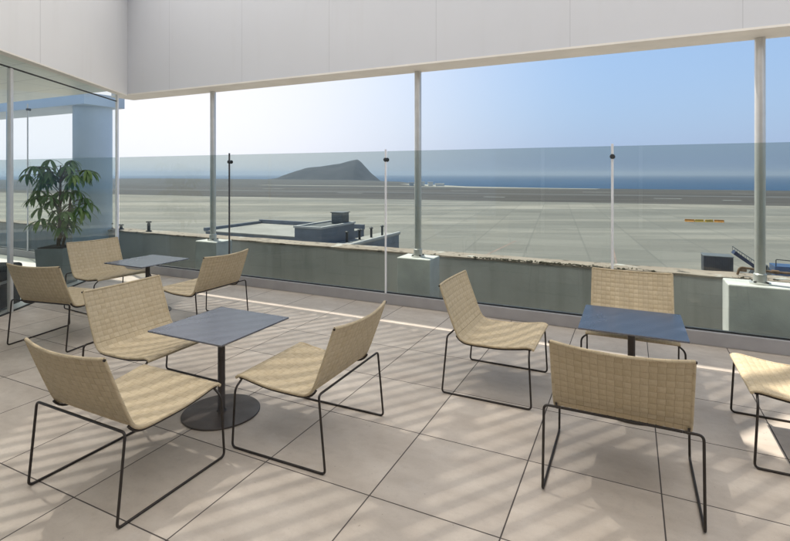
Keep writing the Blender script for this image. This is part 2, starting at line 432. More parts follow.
# airfield and sea (w runs along the runway)
CW, SW = math.cos(AW), math.sin(AW)
def Q(w, m, z=0.0): return Vector((w*CW + m*SW, -w*SW + m*CW, z))
ZA = -8.5
def sheet(pts, z):
    bm = NB(); bm.faces.new([bm.verts.new((p.x, p.y, z)) for p in pts]); return bm
land = [Q(-900,-120), Q(900,-120), Q(900,352), Q(420,356), Q(160,350), Q(60,357), Q(-10,368), Q(-70,392), Q(-130,470), Q(-190,600), Q(-330,760), Q(-900,900)]
struct('ground', prism(NB(), [(p.x, p.y) for p in land], -34, ZA), M['scrub'], 'dry scrub ground of the airfield running to the coast', 'ground')
struct('apron', sheet([Q(-800,-100), Q(800,-100), Q(800,183), Q(-800,183)], ZA+.03), M['apron'], 'wide pale concrete airport apron', 'apron')
struct('taxiway', sheet([Q(-850,183.05), Q(850,183.05), Q(850,246), Q(-850,246)], ZA+.034), M['asphalt'], 'dark asphalt taxiway band beyond the apron', 'taxiway')
struct('runway', sheet([Q(-850,258), Q(850,258), Q(850,318), Q(-850,318)], ZA+.034), M['asphalt'], 'dark asphalt runway near the sea', 'runway')
struct('runway_shoulder', sheet([Q(-850,246.05), Q(850,246.05), Q(850,257.9), Q(-850,257.9)], ZA+.036), M['asphalt_mid'], 'lighter strip between taxiway and runway', 'ground')
struct('beach', sheet([Q(-150,470), Q(-110,400), Q(-60,354), Q(25,347), Q(28,356), Q(-12,364), Q(-67,388), Q(-127,465)], ZA+.05), M['sand'], 'pale strip of sand along the coast', 'beach')
struct('sea', sheet([W(-15000,-300), W(15000,-300), W(15000,15000), W(-15000,15000)], -30), M['sea'], 'deep blue sea reaching the horizon', 'sea')
struct('beach', sheet([Q(-250,372), Q(-60,366), Q(-70,378), Q(-250,384)], ZA+.056), M['sand'], 'pale strip of sand in front of the hill', 'beach')
# painted marks
pm = NB()
for w0, m0, lw in [(-30,214,9),(38,222,10),(60,214,6),(96,206,9),(104,230,12),(-110,236,14),(14,288,14),(84,286,12),(-60,288,16),(-190,288,16)]:
    a = [Q(w0, m0), Q(w0+lw, m0), Q(w0+lw, m0+2.4), Q(w0, m0+2.4)]
    pm.faces.new([pm.verts.new((p.x, p.y, ZA+.045)) for p in a])
struct('runway_marking', pm, M['paint'], 'white painted dashes on the dark taxiway and runway', 'marking')
def line_mark(pts, w, name, m, label):
    bm = NB()
    for (x0,y0), (x1,y1) in zip(pts, pts[1:]):
        a = Vector((x0,y0,0)); b = Vector((x1,y1,0)); n = (b-a).normalized().cross(Vector((0,0,1)))*w/2
        bm.faces.new([bm.verts.new((p.x, p.y, ZA+.04)) for p in (a-n, b-n, b+n, a+n)])
    return struct(name, bm, m, label, 'marking')
line_mark([(24,53),(31,70),(49,110)], .22, 'apron_marking', M['redpaint'], 'faded red guide line across the apron behind a railing post')
line_mark([(10,58),(18,73)], .3, 'apron_marking', M['redpaint'], 'short faded red line on the apron close to the parapet')

# hill: ridge heights from its outline, real depth
def hill():
    Yc = 1290.0
    prof = [(-470,-30),(-432,-27),(-380,-22),(-345,-15),(-300,-9),(-262,5),(-228,17),(-185,22),(-140,29),(-112,37),(-96,40),(-86,33),(-62,5),(-38,-16),(-18,-31)]
    def hz(x):
        for (a, za), (b, zb) in zip(prof, prof[1:]):
            if a <= x <= b:
                t = (x-a)/(b-a); return za + (zb-za)*t
        return -31
    bm = NB(); nx, ny = 120, 44; g = []
    import mathutils.noise as mn
    for j in range(ny+1):
        v = j/ny*2-1; row = []
        for i in range(nx+1):
            x = -475 + 460*i/nx
            fall = max(0, 1-abs(v)**1.5)
            z = -31 + (hz(x)+31)*fall
            k = mn.fractal(Vector((x*.02, v*4, 3)), 1, 2, 4)
            z += k*3.2*fall*min(1, (hz(x)+31)/25)*(.35 if abs(v) < .05 else 1)
            row.append(bm.verts.new((x*1.033, Yc + v*185, z)))
        g.append(row)
    for j in range(ny):
        for i in range(nx): bm.faces.new((g[j][i], g[j][i+1], g[j+1][i+1], g[j+1][i]))
    return bm
struct('hill', hill(), M['hill'], 'bare volcanic headland with a steep right side across the water', 'hill', smooth=60)

# small white buildings at the shore
gb = 'white buildings at the shore'
for k, (w, m, ww, hh, lab) in enumerate([(-118,404,4,2.6,'low white shore building just left of the middle roof pole'),(-109,402,6,3.2,'widest white shore building, behind the middle roof pole'),
                                    (-100,399,4,3.0,'small white shore building right of the middle roof pole'),(-91,394,7,2.0,'long low white shore building farthest right of the row')]):
    q = Q(w, m, ZA)
    t = thing('shore_building', lab, 'building', q, 0, gb)
    bm = NB(); box(bm, -ww/2, ww/2, -3, 3, 0, hh, lambda x, y, z: Vector((q.x+x, q.y+y, q.z+z))); obj('wall', bm, M['whitewall'], t)
    bm = NB(); box(bm, -ww/2-.3, ww/2+.3, -3.3, 3.3, hh, hh+.3, lambda x, y, z: Vector((q.x+x, q.y+y, q.z+z))); obj('roof', bm, M['palelid'], t)

# ================================================================== TERRACE SHELL
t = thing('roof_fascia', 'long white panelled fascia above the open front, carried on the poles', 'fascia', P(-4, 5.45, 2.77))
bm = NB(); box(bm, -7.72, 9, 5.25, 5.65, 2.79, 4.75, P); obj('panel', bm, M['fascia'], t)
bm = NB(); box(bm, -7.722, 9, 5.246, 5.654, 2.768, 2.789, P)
obj('soffit', bm, M['soffit'], t)
fl = left_at_d(5.249, -.12); fo = left_at_d(5.249, .25)
t = thing('roof_fascia', 'white panelled fascia above the side glass wall on the left', 'fascia', L(3, .06, 2.765))
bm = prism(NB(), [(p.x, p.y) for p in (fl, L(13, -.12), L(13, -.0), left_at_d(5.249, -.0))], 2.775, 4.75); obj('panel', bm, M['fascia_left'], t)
bm = prism(NB(), [(p.x, p.y) for p in (left_at_d(5.24, -.122), L(13, -.122), L(13, -.002), left_at_d(5.24, -.002))], 2.757, 2.774); obj('soffit', bm, M['soffit'], t)

bm = NB(); box(bm, -16, -8.92, 5.55, 6.34, 2.771, 2.99, P)
tag(obj('beam', bm, M['column'], loc=P(-11, 5.68, 2.771), bevel=.006), 'slim blue-grey beam on top of the column, seen through the side glass', 'beam')
t = thing('glass_wall', 'tall frameless glass wall on the left with a slim grey mullion', 'glass wall', L(2.5, 0, 0))
bm = NB(); box(bm, .03, 2.468, -.006, .006, .012, 2.645, L); obj('pane', bm, M['wall_glass'], t)
bm = NB(); box(bm, 2.517, 5.6, -.006, .006, .012, 2.645, L); obj('pane', bm, M['wall_glass'], t)
bm = NB(); box(bm, 5.62, 9, -.006, .006, .012, 2.645, L); obj('pane', bm, M['wall_glass'], t)
bm = NB(); box(bm, .03, 9, -.006, .006, 2.661, 2.795, L); obj('pane', bm, M['wall_glass'], t)
bm = NB(); box(bm, .03, 9, -.009, .009, 2.646, 2.66, L); obj('seal', bm, M['rubber'], t)
bm = NB(); box(bm, 2.470, 2.515, -.02, .02, .0, 2.645, L); obj('mullion', bm, M['steel'], t, bevel=.004)
bm = NB(); box(bm, .03, 9, -.012, .012, .0, .0115, L); obj('sill', bm, M['rubber'], t)
bm = NB(); box(bm, -.016, .028, -.02, .014, .13, 2.765, L); obj('corner_seal', bm, M['postwhite'], t)

# kerb under the railing
t = thing('kerb', 'low grey kerb along the foot of the glass railing', 'kerb', P(-3, 5.1, 0))
bm = NB(); box(bm, -16.5, 8, DC, 5.085, 0, .118, P); obj('upstand', bm, M['kerb'], t, bevel=.004)
bm = NB(); box(bm, -16.5, 8, 5.0855, 5.106, 0, .128, P); obj('seal', bm, M['rubber'], t)
bm = NB(); box(bm, -16.5, 8, 5.1065, 5.17, -.3, .118, P); obj('upstand', bm, M['kerb'], t)

# glass railing
ss = [-12.169 + 2.402*k for k in range(9)]
labs = ['tinted glass railing panel behind the side glass wall, far left', 'tinted glass railing panel in front of the blue column',
        'tinted glass railing panel at the corner beside the leftmost pole', 'tinted glass railing panel in front of the volcanic hill',
        'tinted glass railing panel crossed by the middle roof pole', 'tinted glass railing panel behind the blue-looking table',
        'tinted glass railing panel beyond the right edge of the view', 'tinted glass railing panel at the right end of the terrace']
for k in range(8):
    p = P((ss[k]+ss[k+1])/2, 5.096, .128)
    bm = NB(); box(bm, ss[k]+(.075 if k == 2 else .006), ss[k+1]-.006, 5.090, 5.102, .1285, 1.765, P)
    o = obj('glass_panel', bm, M['rail_glass'], loc=p); tag(o, labs[k], 'glass panel', 'glass railing panels')
plabs = [('dark slim railing post left of the hill', 'postgrey', 3), ('white slim railing post at the right foot of the hill', 'postwhite', 4),
         ('white slim railing post above the chair behind the blue-looking table', 'postwhite', 5), ('white slim railing post beyond the right edge', 'postwhite', 6),
         ('white slim railing post seen through the side glass beside the plant', 'postwhite', 1)]
for lab, mm, k in plabs:
    tall = 1.785 if k != 1 else 2.76
    p = P(ss[k], 5.068, .118)
    t = thing('railing_post', lab, 'post', p, 0, 'slim posts of the glass railing')
    bm = NB(); tube(bm, [p + Vector((0,0,.002)), P(ss[k], 5.068, tall)], .0115, 14); obj('rod', bm, M[mm], t, smooth=40)
    zk = 1.665 if k != 1 else 2.66
    bm = NB(); a = P(ss[k], 5.046, zk); b = P(ss[k], 5.0895, zk)
    tube(bm, [a, P(ss[k], 5.052, zk), b], [.018, .023, .023], 20); tube(bm, [P(ss[k], 5.1025, zk), P(ss[k], 5.112, zk)], .024, 20)
    obj('clamp', bm, M['cable'], t, smooth=40)

# concrete blocks and roof poles
blocks = [(-5.818, 'pale concrete block under the leftmost roof pole', 'leftmost steel roof pole standing on a concrete block'),
          (-2.381, 'pale concrete block under the middle roof pole', 'middle steel roof pole, right of the hill'),
          (1.085, 'pale concrete block under the rightmost roof pole', 'rightmost steel roof pole with a fouled foot')]
for s, lb, lp in blocks:
    wd = .22 if s < 0 else .27
    p = P(s, 5.615, -.3)
    bm = NB(); box(bm, s-wd, s+wd, 5.45, 5.78, -.299, .475, P)
    o = obj('concrete_block', bm, M['concrete_block'], loc=p, bevel=.012); tag(o, lb, 'block', 'concrete blocks under the roof poles')
    p = P(s, 5.6, .475)
    t = thing('roof_pole', lp, 'pole', p, 0, 'steel poles carrying the roof')
    bm = NB(); tube(bm, [P(s, 5.6, .49), P(s, 5.6, 2.7675)], .043, 28); obj('shaft', bm, M['steel'], t, smooth=40)
    bm = NB(); lathe(bm, [(0,0),(.085,0),(.085,.014),(.056,.018),(.053,.09),(.044,.10),(0,.10)], P(s, 5.6, .4755), 28); obj('foot', bm, M['steel'], t, smooth=30)
    for k in range(4):
      bm = NB(); lathe(bm, [(0,.0),(.012,.0),(.012,.014),(0,.016)], P(s + .068*math.cos(k*PI/2+.78), 5.6 + .068*math.sin(k*PI/2+.78), .4895), 6)
      obj('bolt', bm, M['cable'], t)
# far pole behind the side glass and column outside
s = -11.45; p = P(s, 5.6, -.3)
t = thing('roof_pole', 'bluish roof pole seen through the side glass at the far left edge', 'pole', p, 0, 'steel poles carrying the roof')
bm = NB(); tube(bm, [p, P(s, 5.6, 2.7675)], .05, 24); obj('shaft', bm, M['column'], t, smooth=40)
t = thing('column', 'thick round blue-grey column behind the potted plant', 'column', P(-9.36, 5.99, -8.5))
bm = NB(); lathe(bm, [(0,0),(.33,0),(.33,11.25),(0,11.25)], P(-9.36, 5.99, -8.48), 64); obj('shaft', bm, M['column'], t, smooth=40)

# unseen terminal wall, added to keep sky light off the chair backs
t = thing('added_terminal_wall', 'unseen dark glazed terminal wall added behind the camera for shade', 'wall', P(2, -2.6, 0))
bm = NB(); box(bm, -3.2, 8, -2.75, -2.55, 0.002, 4.6, P); obj('panel', bm, mat('dark_wall_cladding', (.17,.16,.15), .4, 0, .1, 2), t)
for s in (-2, .2, 2.4, 4.6, 6.8):
    bm = NB(); box(bm, s-.04, s+.04, -2.549, -2.47, 0.002, 4.6, P); obj('mullion', bm, M['steel'], t)
# gutter and parapet
struct('gutter', box(NB(), -40, 25, 5.171, 6.098, -.5, -.3, P), M['gutter'], 'dark drained ledge between glass railing and parapet', 'gutter')
t = thing('parapet', 'dark grey outer parapet wall beyond the glass railing', 'wall', P(-4, 6.25, -8.5))
bm = NB(); box(bm, -40, 25, 6.10, 6.38, -8.49, .405, P); obj('wall', bm, M['parapet'], t)
bm = NB(); n = 260
prevr = None
for k in range(n+1):                              # chipped, uneven coping
    s = -40 + 65*k/n
    j = lambda a: random.uniform(-a, a)
    z = .434 + j(.004)
    ring = [bm.verts.new(P(s, 6.082+j(.006), .4055)), bm.verts.new(P(s, 6.078+j(.008), z-.006)), bm.verts.new(P(s, 6.10+j(.006), z)), bm.verts.new(P(s, 6.39, z)), bm.verts.new(P(s, 6.40, .4055))]
    if prevr:
        for q in range(5): bm.faces.new((prevr[q], prevr[(q+1)%5], ring[(q+1)%5], ring[q]))
    else: bm.faces.new(ring)
    prevr = ring
bm.faces.new(list(reversed(prevr)))
obj('coping', bm, M['coping'], t)
# dry moss and litter caught along the coping (nobody could count it)
bm = NB()
def clod(bm, c, r):
    mtx = Matrix.Translation(c) @ Matrix.Rotation(random.random()*6, 4, 'Z') @ Matrix.Diagonal((random.uniform(.7,1.6), random.uniform(.6,1.2), random.uniform(.35,.7), 1))
    v = bmesh.ops.create_icosphere(bm, subdivisions=1, radius=r, matrix=mtx)['verts']
    for q in v: q.co += Vector((random.uniform(-1,1), random.uniform(-1,1), random.uniform(-1,1)))*r*.25
for k in range(420):
    s = random.choice([random.uniform(-1.9, -.1), random.gauss(-1.3, .35), random.uniform(-1.6,-.4), random.uniform(-1.9,.3), random.uniform(.95,1.35) if k % 4 == 0 else -1.1])
    clod(bm, P(s, 6.078 + abs(random.gauss(0, .03)), .434), random.choice([.006,.008,.010,.016])*random.uniform(.7,1.2))
o = obj('moss', bm, mat('dry_moss', (.055,.05,.032), .95, 0, .4, 30)); tag(o, 'dry dark moss and litter along the parapet coping', 'moss', kind='stuff')

# rusty conduit by the right pole
bm = NB(); tube(bm, fillet([P(1.00, 6.16, .45), P(1.02, 6.16, .53), P(1.3, 6.17, .50), P(2.6, 6.18, .49)], .05), .012, 10)
for s_ in (1.05, 1.32, 1.5, 1.9): tube(bm, [P(s_-.03, 6.165, .505), P(s_+.03, 6.165, .503)], .02, 10)
o = obj('conduit', bm, M['rust'], smooth=40, loc=P(1.3, 6.17, .45)); tag(o, 'rusty pipe lying on the parapet by the rightmost pole', 'pipe')
# small dark fittings on the parapet at the left corner
for s, h, lab in [(-9.14,.07,'small dark parapet fitting nearest the glass corner'),(-8.83,.06,'low dark parapet fitting between the two others'),(-8.05,.15,'taller dark parapet fitting right of the other two')]:
    p = P(s, 6.2, .438)
    t = thing('parapet_fitting', lab, 'fitting', p, 0, 'dark fittings on the parapet')
    bm = NB(); lathe(bm, [(0,0),(.05,0),(.05,.015),(.028,.02),(.028,h),(0,h+.01)], p, 12); obj('socket', bm, M['cable'], t, smooth=40)
    bm = NB(); box(bm, s-.04, s+.04, 6.17, 6.23, .438+h+.011, .438+h+.035, P); obj('cap', bm, M['cable'], t, bevel=.005)

# ================================================================== LOW ROOFS BEYOND
def wbox(name, m, par, x0, x1, y0, y1, z0, z1, c, ang=A0, bevel=0):
    ca, sa = math.cos(ang), math.sin(ang)
    f = lambda x, y, z: Vector((c[0] + x*ca + y*sa, c[1] - x*sa + y*ca, z))
    bm = NB(); box(bm, x0, x1, y0, y1, z0, z1, f); return obj(name, bm, m, par, bevel=bevel)
cR = (-8.9, 44.2)
t = thing('low_roof_wing', 'flat-roofed lower wing with pale deck left of the blue-grey roof house', 'building', (cR[0]-6, cR[1]+5, ZA))
wbox('wall', M['bluegrey'], t, -13.5, .8, 2.2, 11, ZA+.04, -4.6, cR)
wbox('deck', M['paledeck'], t, -13.6, .85, 2.1, 11.1, -4.6, -4.5, cR)
wbox('edge', M['bluegrey'], t, -13.7, .85, 10.7, 11.1, -4.499, -4.05, cR); wbox('edge', M['bluegrey'], t, -13.7, -13.3, 2.1, 10.69, -4.499, -4.2, cR)
t = thing('roof_house', 'blue-grey box-shaped roof house with recessed top above the parapet', 'roof house', (cR[0]+2, cR[1]+1, -4.5))
wbox('wall', M['bluegrey'], t, .95, 3.7, -1.5, 4.0, ZA+.05, -3.15, cR)
for a in ((.87,3.78,-1.58,-1.3),(.87,3.78,3.8,4.08),(.87,1.15,-1.299,3.799),(3.5,3.78,-1.299,3.799)): wbox('edge', M['palelid'], t, a[0], a[1], a[2], a[3], -3.149, -2.98, cR)
wbox('roof', M['louvre'], t, .96, 3.69, -1.29, 3.79, -3.15, -3.1, cR)
t = thing('ventilation_unit', 'small grey louvred unit on top of the blue-grey roof house', 'vent unit', (cR[0]+3.4, cR[1]+1.2, -3.1))
wbox('casing', M['louvre'], t, 2.2, 3.4, 2.4, 3.5, -3.099, -2.1, cR)
for k in range(5): wbox('slat', M['truckgrey'], t, 2.22, 3.38, 2.35, 2.399, -2.95+.16*k, -2.87+.16*k, cR)
wbox('lid', M['truckgrey'], t, 2.12, 3.48, 2.3, 3.6, -2.099, -2.02, cR)
t = thing('low_roof_wing', 'lower blue-grey wing with vent pipes right of the roof house', 'building', (cR[0]+7, cR[1]+5, ZA))
wbox('wall', M['bluegrey'], t, 3.75, 5.75, -.3, 9.5, ZA+.045, -4.7, cR)
wbox('deck', M['paledeck'], t, 3.72, 5.85, -.4, 9.6, -4.7, -4.58, cR)
wbox('edge', M['palelid'], t, 5.62, 5.87, -.42, 9.6, -4.579, -4.42, cR); wbox('edge', M['palelid'], t, 3.72, 5.619, -.42, -.2, -4.579, -4.42, cR)
vl = ['nearest vent pipe on the low roof, beside the roof house', 'second vent pipe from the roof house', 'third vent pipe from the roof house', 'farthest vent pipe on the low roof, nearest the white railing post']
for k in range(4):
    c = (cR[0] + (4.35+.2*k)*CA + (1.6+1.9*k)*SA, cR[1] - (4.35+.2*k)*SA + (1.6+1.9*k)*CA, -4.58)
    t = thing('vent_pipe', vl[k], 'pipe', c, 0, 'vent pipes on the low roof')
    bm = NB(); lathe(bm, [(0,0),(.11,0),(.11,.85),(0,.85)], c, 12); obj('stack', bm, M['cable'], t, smooth=40)
    bm = NB(); lathe(bm, [(0,.87),(.2,.87),(.2,.92),(.02,1.02),(0,1.02)], c, 12); obj('cowl', bm, M['cable'], t, smooth=40)

# ================================================================== APRON THINGS
bl = [('orange apron barrier at the left end of the yellow ones', 'orange', 61.6, 102.5, .5), ('yellow apron barrier next to the left orange one', 'yellow', 63.3, 102.0, .1),
      ('yellow apron barrier next to the right orange one', 'yellow', 65.1, 101.6, -.1), ('orange apron barrier at the right end of the yellow ones', 'orange', 66.8, 101.0, .5)]
for lab, mm, x, y, a in bl:
    t = thing('apron_barrier', lab, 'barrier', (x, y, ZA+.03), -a, 'orange and yellow barriers on the apron', absolute=False)
    bm = NB(); pr = [(-.32,0),(.32,0),(.26,.16),(.12,.3),(.09,.75),(-.09,.75),(-.12,.3),(-.26,.16)]
    lo = [bm.verts.new((-.85, p, z*.7)) for p, z in pr]; hi = [bm.verts.new((.85, p, z*.7)) for p, z in pr]
    bm.faces.new(lo); bm.faces.new(list(reversed(hi)))
    for i in range(8): bm.faces.new((lo[i], lo[(i+1)%8], hi[(i+1)%8], hi[i]))
    obj('shell', bm, M[mm], t, bevel=.03)
    bm = NB(); tube(bm, [(-.92,0,.3),(.92,0,.3)], .05, 8); obj('coupling', bm, M['truckgrey'], t)

def wheel(par, x, y, z, r, w):
    bm = NB(); prof = [(r*.55,-w/2),(r*.95,-w/2),(r,-w/2+.04),(r,w/2-.04),(r*.95,w/2),(r*.55,w/2)]
    n = 24; rings = []
    for rr, yy in prof: rings.append([bm.verts.new((x+rr*math.cos(2*PI*k/n), y+yy, z+rr*math.sin(2*PI*k/n))) for k in range(n)])
    for i in range(len(prof)):
        a, b = rings[i], rings[(i+1)%len(prof)]
        for k in range(n): bm.faces.new((a[k], a[(k+1)%n], b[(k+1)%n], b[k]))
    wo = obj('wheel', bm, M['tyre'], par, smooth=40)
    bm = NB(); tube(bm, [(x, y-w*.3, z),(x, y+w*.3, z)], r*.56, 20); obj('rim', bm, M['truckgrey'], wo, smooth=40)
# belt loader lorry parked below the parapet
t = thing('loader_truck', 'dark navy loader truck with blue sloping conveyor parked below the parapet', 'truck', (31.6, 45.3, ZA+.03), -A0, absolute=False); t.scale = (.8,.8,.95)
bm = NB(); box(bm, -3.4, 3.0, -1.05, 1.05, .55, .85); obj('chassis', bm, M['truckgrey'], t, bevel=.03)
bm = NB(); box(bm, -3.4, -.5, -1.15, 1.15, .86, 2.45); obj('cargo_box', bm, M['truckdark'], t, bevel=.05)
bm = NB()
for k in range(14): box(bm, -3.3+.2*k, -3.24+.2*k, -1.19, -1.151, .95, 2.35)
obj('rib', bm, M['truckdark'], t)
bm = NB(); box(bm, -3.45, -.45, -1.2, 1.2, 2.451, 2.52); obj('roof', bm, M['truckgrey'], t, bevel=.02)
bm = NB(); v = [(-.45,2.75),(2.3,1.05),(2.5,1.25),(-.2,3.05)]
lo = [bm.verts.new((x, -.75, z)) for x, z in v]; hi = [bm.verts.new((x, .75, z)) for x, z in v]
bm.faces.new(lo); bm.faces.new(list(reversed(hi)))
for i in range(4): bm.faces.new((lo[i], lo[(i+1)%4], hi[(i+1)%4], hi[i]))
obj('conveyor', bm, mat('dark_blue_belt', (.015,.03,.085), .5), t, bevel=.02)
for sgn in (-1, 1):
    bm = NB(); tube(bm, [(-.3,sgn*.8,3.35),(2.4,sgn*.8,1.7)], .035, 8)
    for k in range(7): x = -.3+.45*k; zt = 3.35-.611*(x+.3); tube(bm, [(x,sgn*.8,zt-.4),(x,sgn*.8,zt)], .025, 6)
    obj('handrail', bm, M['truckgrey'], t)
bm = NB()
v = [(1.0,.86),(3.0,.86),(3.05,1.3),(2.7,1.95),(1.7,2.0),(1.35,1.4)]
lo = [bm.verts.new((x, -1.0, z)) for x, z in v]; hi = [bm.verts.new((x, -.1, z)) for x, z in v]
bm.faces.new(lo); bm.faces.new(list(reversed(hi)))
for i in range(6): bm.faces.new((lo[i], lo[(i+1)%6], hi[(i+1)%6], hi[i]))
obj('cab', bm, M['truckgrey'], t, bevel=.05)
bm = NB(); box(bm, 1.8, 2.62, -1.012, -1.001, 1.35, 1.85); obj('cab_window', bm, M['rubber'], t)
for x in (-2.4, 2.2):
    for y in (-.95, .95): wheel(t, x, y, .42, .42, .3)
t = thing('baggage_trailer', 'blue baggage trailer with dark rail parked right of the rightmost pole', 'trailer', (36.6, 43.4, ZA+.03), -A0, absolute=False)
bm = NB(); box(bm, -2.6, 3.2, -.95, .95, .5, .7); obj('chassis', bm, M['truckgrey'], t, bevel=.02)
bm = NB(); box(bm, -2.6, 3.2, -1, 1, .701, 1.75); obj('body', bm, M['truckblue'], t, bevel=.04)
bm = NB(); tube(bm, fillet([(-2.5,-.9,1.7),(-2.5,-.9,2.35),(3.1,-.9,2.1),(3.1,-.9,1.7)], .1), .04, 8); tube(bm, [(0,-.9,1.7),(0,-.9,2.25)], .05, 8); obj('rail', bm, M['cable'], t, smooth=40)
for x in (-1.8, 2.3):
    for y in (-.9, .9): wheel(t, x, y, .36, .36, .25)

# ================================================================== POTTED PLANT AND BENCH BEHIND THE GLASS
px, py = -4.62, 6.72
t = thing('potted_plant', 'leafy plant with drooping leaves in a grey square planter behind the side glass', 'plant', (px, py, 0), 0, absolute=False)
bm = NB()
f = lambda x, y, z: Vector((x*(.86+.14*z/.5), y*(.86+.14*z/.5), z))
box(bm, -.19, .19, -.19, .19, .001, .5, f); obj('planter', bm, M['planter'], t, bevel=.008)
bm = NB(); box(bm, -.165, .165, -.165, .165, .5005, .512); obj('soil', bm, M['soil'], t)
stem = NB(); tube(stem, [(0,0,.5),(.02,0,.75),(.01,.02,1.0),(.03,.0,1.3),(.02,.02,1.62)], [.025,.022,.02,.015,.008], 8)
tube(stem, [(.04,.03,.5),(.1,.05,.8),(.14,.04,1.15),(.2,.06,1.45)], [.018,.016,.013,.007], 8)
leaf = NB()
def leafblade(bm, p, dr, ln, wd, droop):
    dr = dr.normalized(); side = dr.cross(Vector((0,0,1)))
    if side.length < .1: side = Vector((1,0,0))
    side.normalize(); nseg = 5; rows = []; pos = p.copy(); d = dr.copy()
    for k in range(nseg+1):
        u = k/nseg; w = wd*math.sin(PI*min(1, .08+u*.92))**.8 * (1 if u < 1 else 0.05)
        nrm = side.cross(d).normalized()
        rows.append((bm.verts.new(pos - side*w*.5 + nrm*w*.12), bm.verts.new(pos), bm.verts.new(pos + side*w*.5 + nrm*w*.12)))
        d = (d + Vector((0,0,-droop/nseg))).normalized(); pos = pos + d*ln/nseg
    for a, b in zip(rows, rows[1:]):
        bm.faces.new((a[0], a[1], b[1], b[0])); bm.faces.new((a[1], a[2], b[2], b[1]))
rp = random.Random(11)
for k in range(50):
    th = rp.uniform(0, 2*PI); hz = rp.uniform(.72, 1.62); rad = rp.uniform(.10, .40)*(1.1-.5*abs(hz-1.15))
    if hz < .95 and math.cos(th) > .3: rad *= .5
    base = Vector((.03, .02, hz-rp.uniform(.05,.2))); tip = Vector((math.cos(th)*rad+.02, math.sin(th)*rad, hz + rp.uniform(-.02,.12)))
    mid = (base+tip)/2 + Vector((0,0,.05)); tube(stem, [base, mid, tip], [.006,.005,.003], 5)
    n = rp.randint(6, 9); a0 = rp.uniform(0, 6)
    for q in range(n):
        a = a0 + 2*PI*q/n
        d = Vector((math.cos(a), math.sin(a), rp.uniform(-.35,.25))) + Vector((math.cos(th), math.sin(th), 0))*.35
        leafblade(leaf, tip, d, rp.uniform(.15, .26), rp.uniform(.035,.052), rp.uniform(1.2, 2.4))
obj('stem', stem, M['leafbark'], t, smooth=60); obj('foliage', leaf, M['leaf'], t, smooth=180)

t = thing('bench', 'low charcoal upholstered bench behind the side glass at the left edge', 'bench', L(2.9, .6, 0))
def lbox(name, m, a0, a1, b0, b1, z0, z1, bev): bm = NB(); box(bm, a0, a1, b0, b1, z0, z1, L); return obj(name, bm, m, t, bevel=bev)
lbox('base', M['sofa'], 2.16, 4.2, .10, .75, .03, .29, .01); lbox('band', M['sofaband'], 2.18, 4.2, .12, .74, .291, .325, .003)
lbox('cushion', M['sofa'], 2.14, 4.2, .08, .76, .326, .49, .03)

# ================================================================== CHAIR
HW, SW2 = .3275, .287
CELL = .0335
prof = [(-.330,.725),(-.290,.615),(-.250,.51),(-.220,.435),(-.196,.388),(-.166,.363),(-.125,.354),(-.05,.353),(.08,.356),(.19,.370),(.255,.381),(.281,.382),(.298,.379),(.305,.371)]
def catmull(p, n=14):
    out = []
    for i in range(len(p)-1):
        a = p[max(i-1,0)]; b = p[i]; c = p[i+1]; d = p[min(i+2,len(p)-1)]
        for k in range(n):
            t = k/n
            out.append(tuple(.5*((2*b[q]) + (-a[q]+c[q])*t + (2*a[q]-5*b[q]+4*c[q]-d[q])*t*t + (-a[q]+3*b[q]-3*c[q]+d[q])*t**3) for q in (0,1)))
    out.append(p[-1]); return out
cm = catmull(prof); cum = [0]
for a, b in zip(cm, cm[1:]): cum.append(cum[-1] + math.hypot(b[0]-a[0], b[1]-a[1]))
LEN = cum[-1]
def at(v):                                        # point and tangent at arc length v
    v = min(max(v, 0), LEN)
    for i in range(len(cum)-1):
        if cum[i+1] >= v: break
    t = (v-cum[i])/max(1e-9, cum[i+1]-cum[i])
    y = cm[i][0] + (cm[i+1][0]-cm[i][0])*t; z = cm[i][1] + (cm[i+1][1]-cm[i][1])*t
    j0, j1 = max(0, i-2), min(len(cm)-1, i+3)
    ty, tz = cm[j1][0]-cm[j0][0], cm[j1][1]-cm[j0][1]; l = math.hypot(ty, tz)
    return y, z, ty/l, tz/l
NU = int(round(2*SW2/CELL)); CU = 2*SW2/NU
SPLIT = next(cum[i] for i in range(len(cm)) if cm[i][1] < .402)
NVB = int(round(SPLIT/CELL)); CV = SPLIT/NVB; NVS = int(round((LEN-SPLIT)/CV))
def bow(x, v):                                    # the back bows rearwards in its middle, the seat dips a little
    k = 1-(x/SW2)**2
    return k
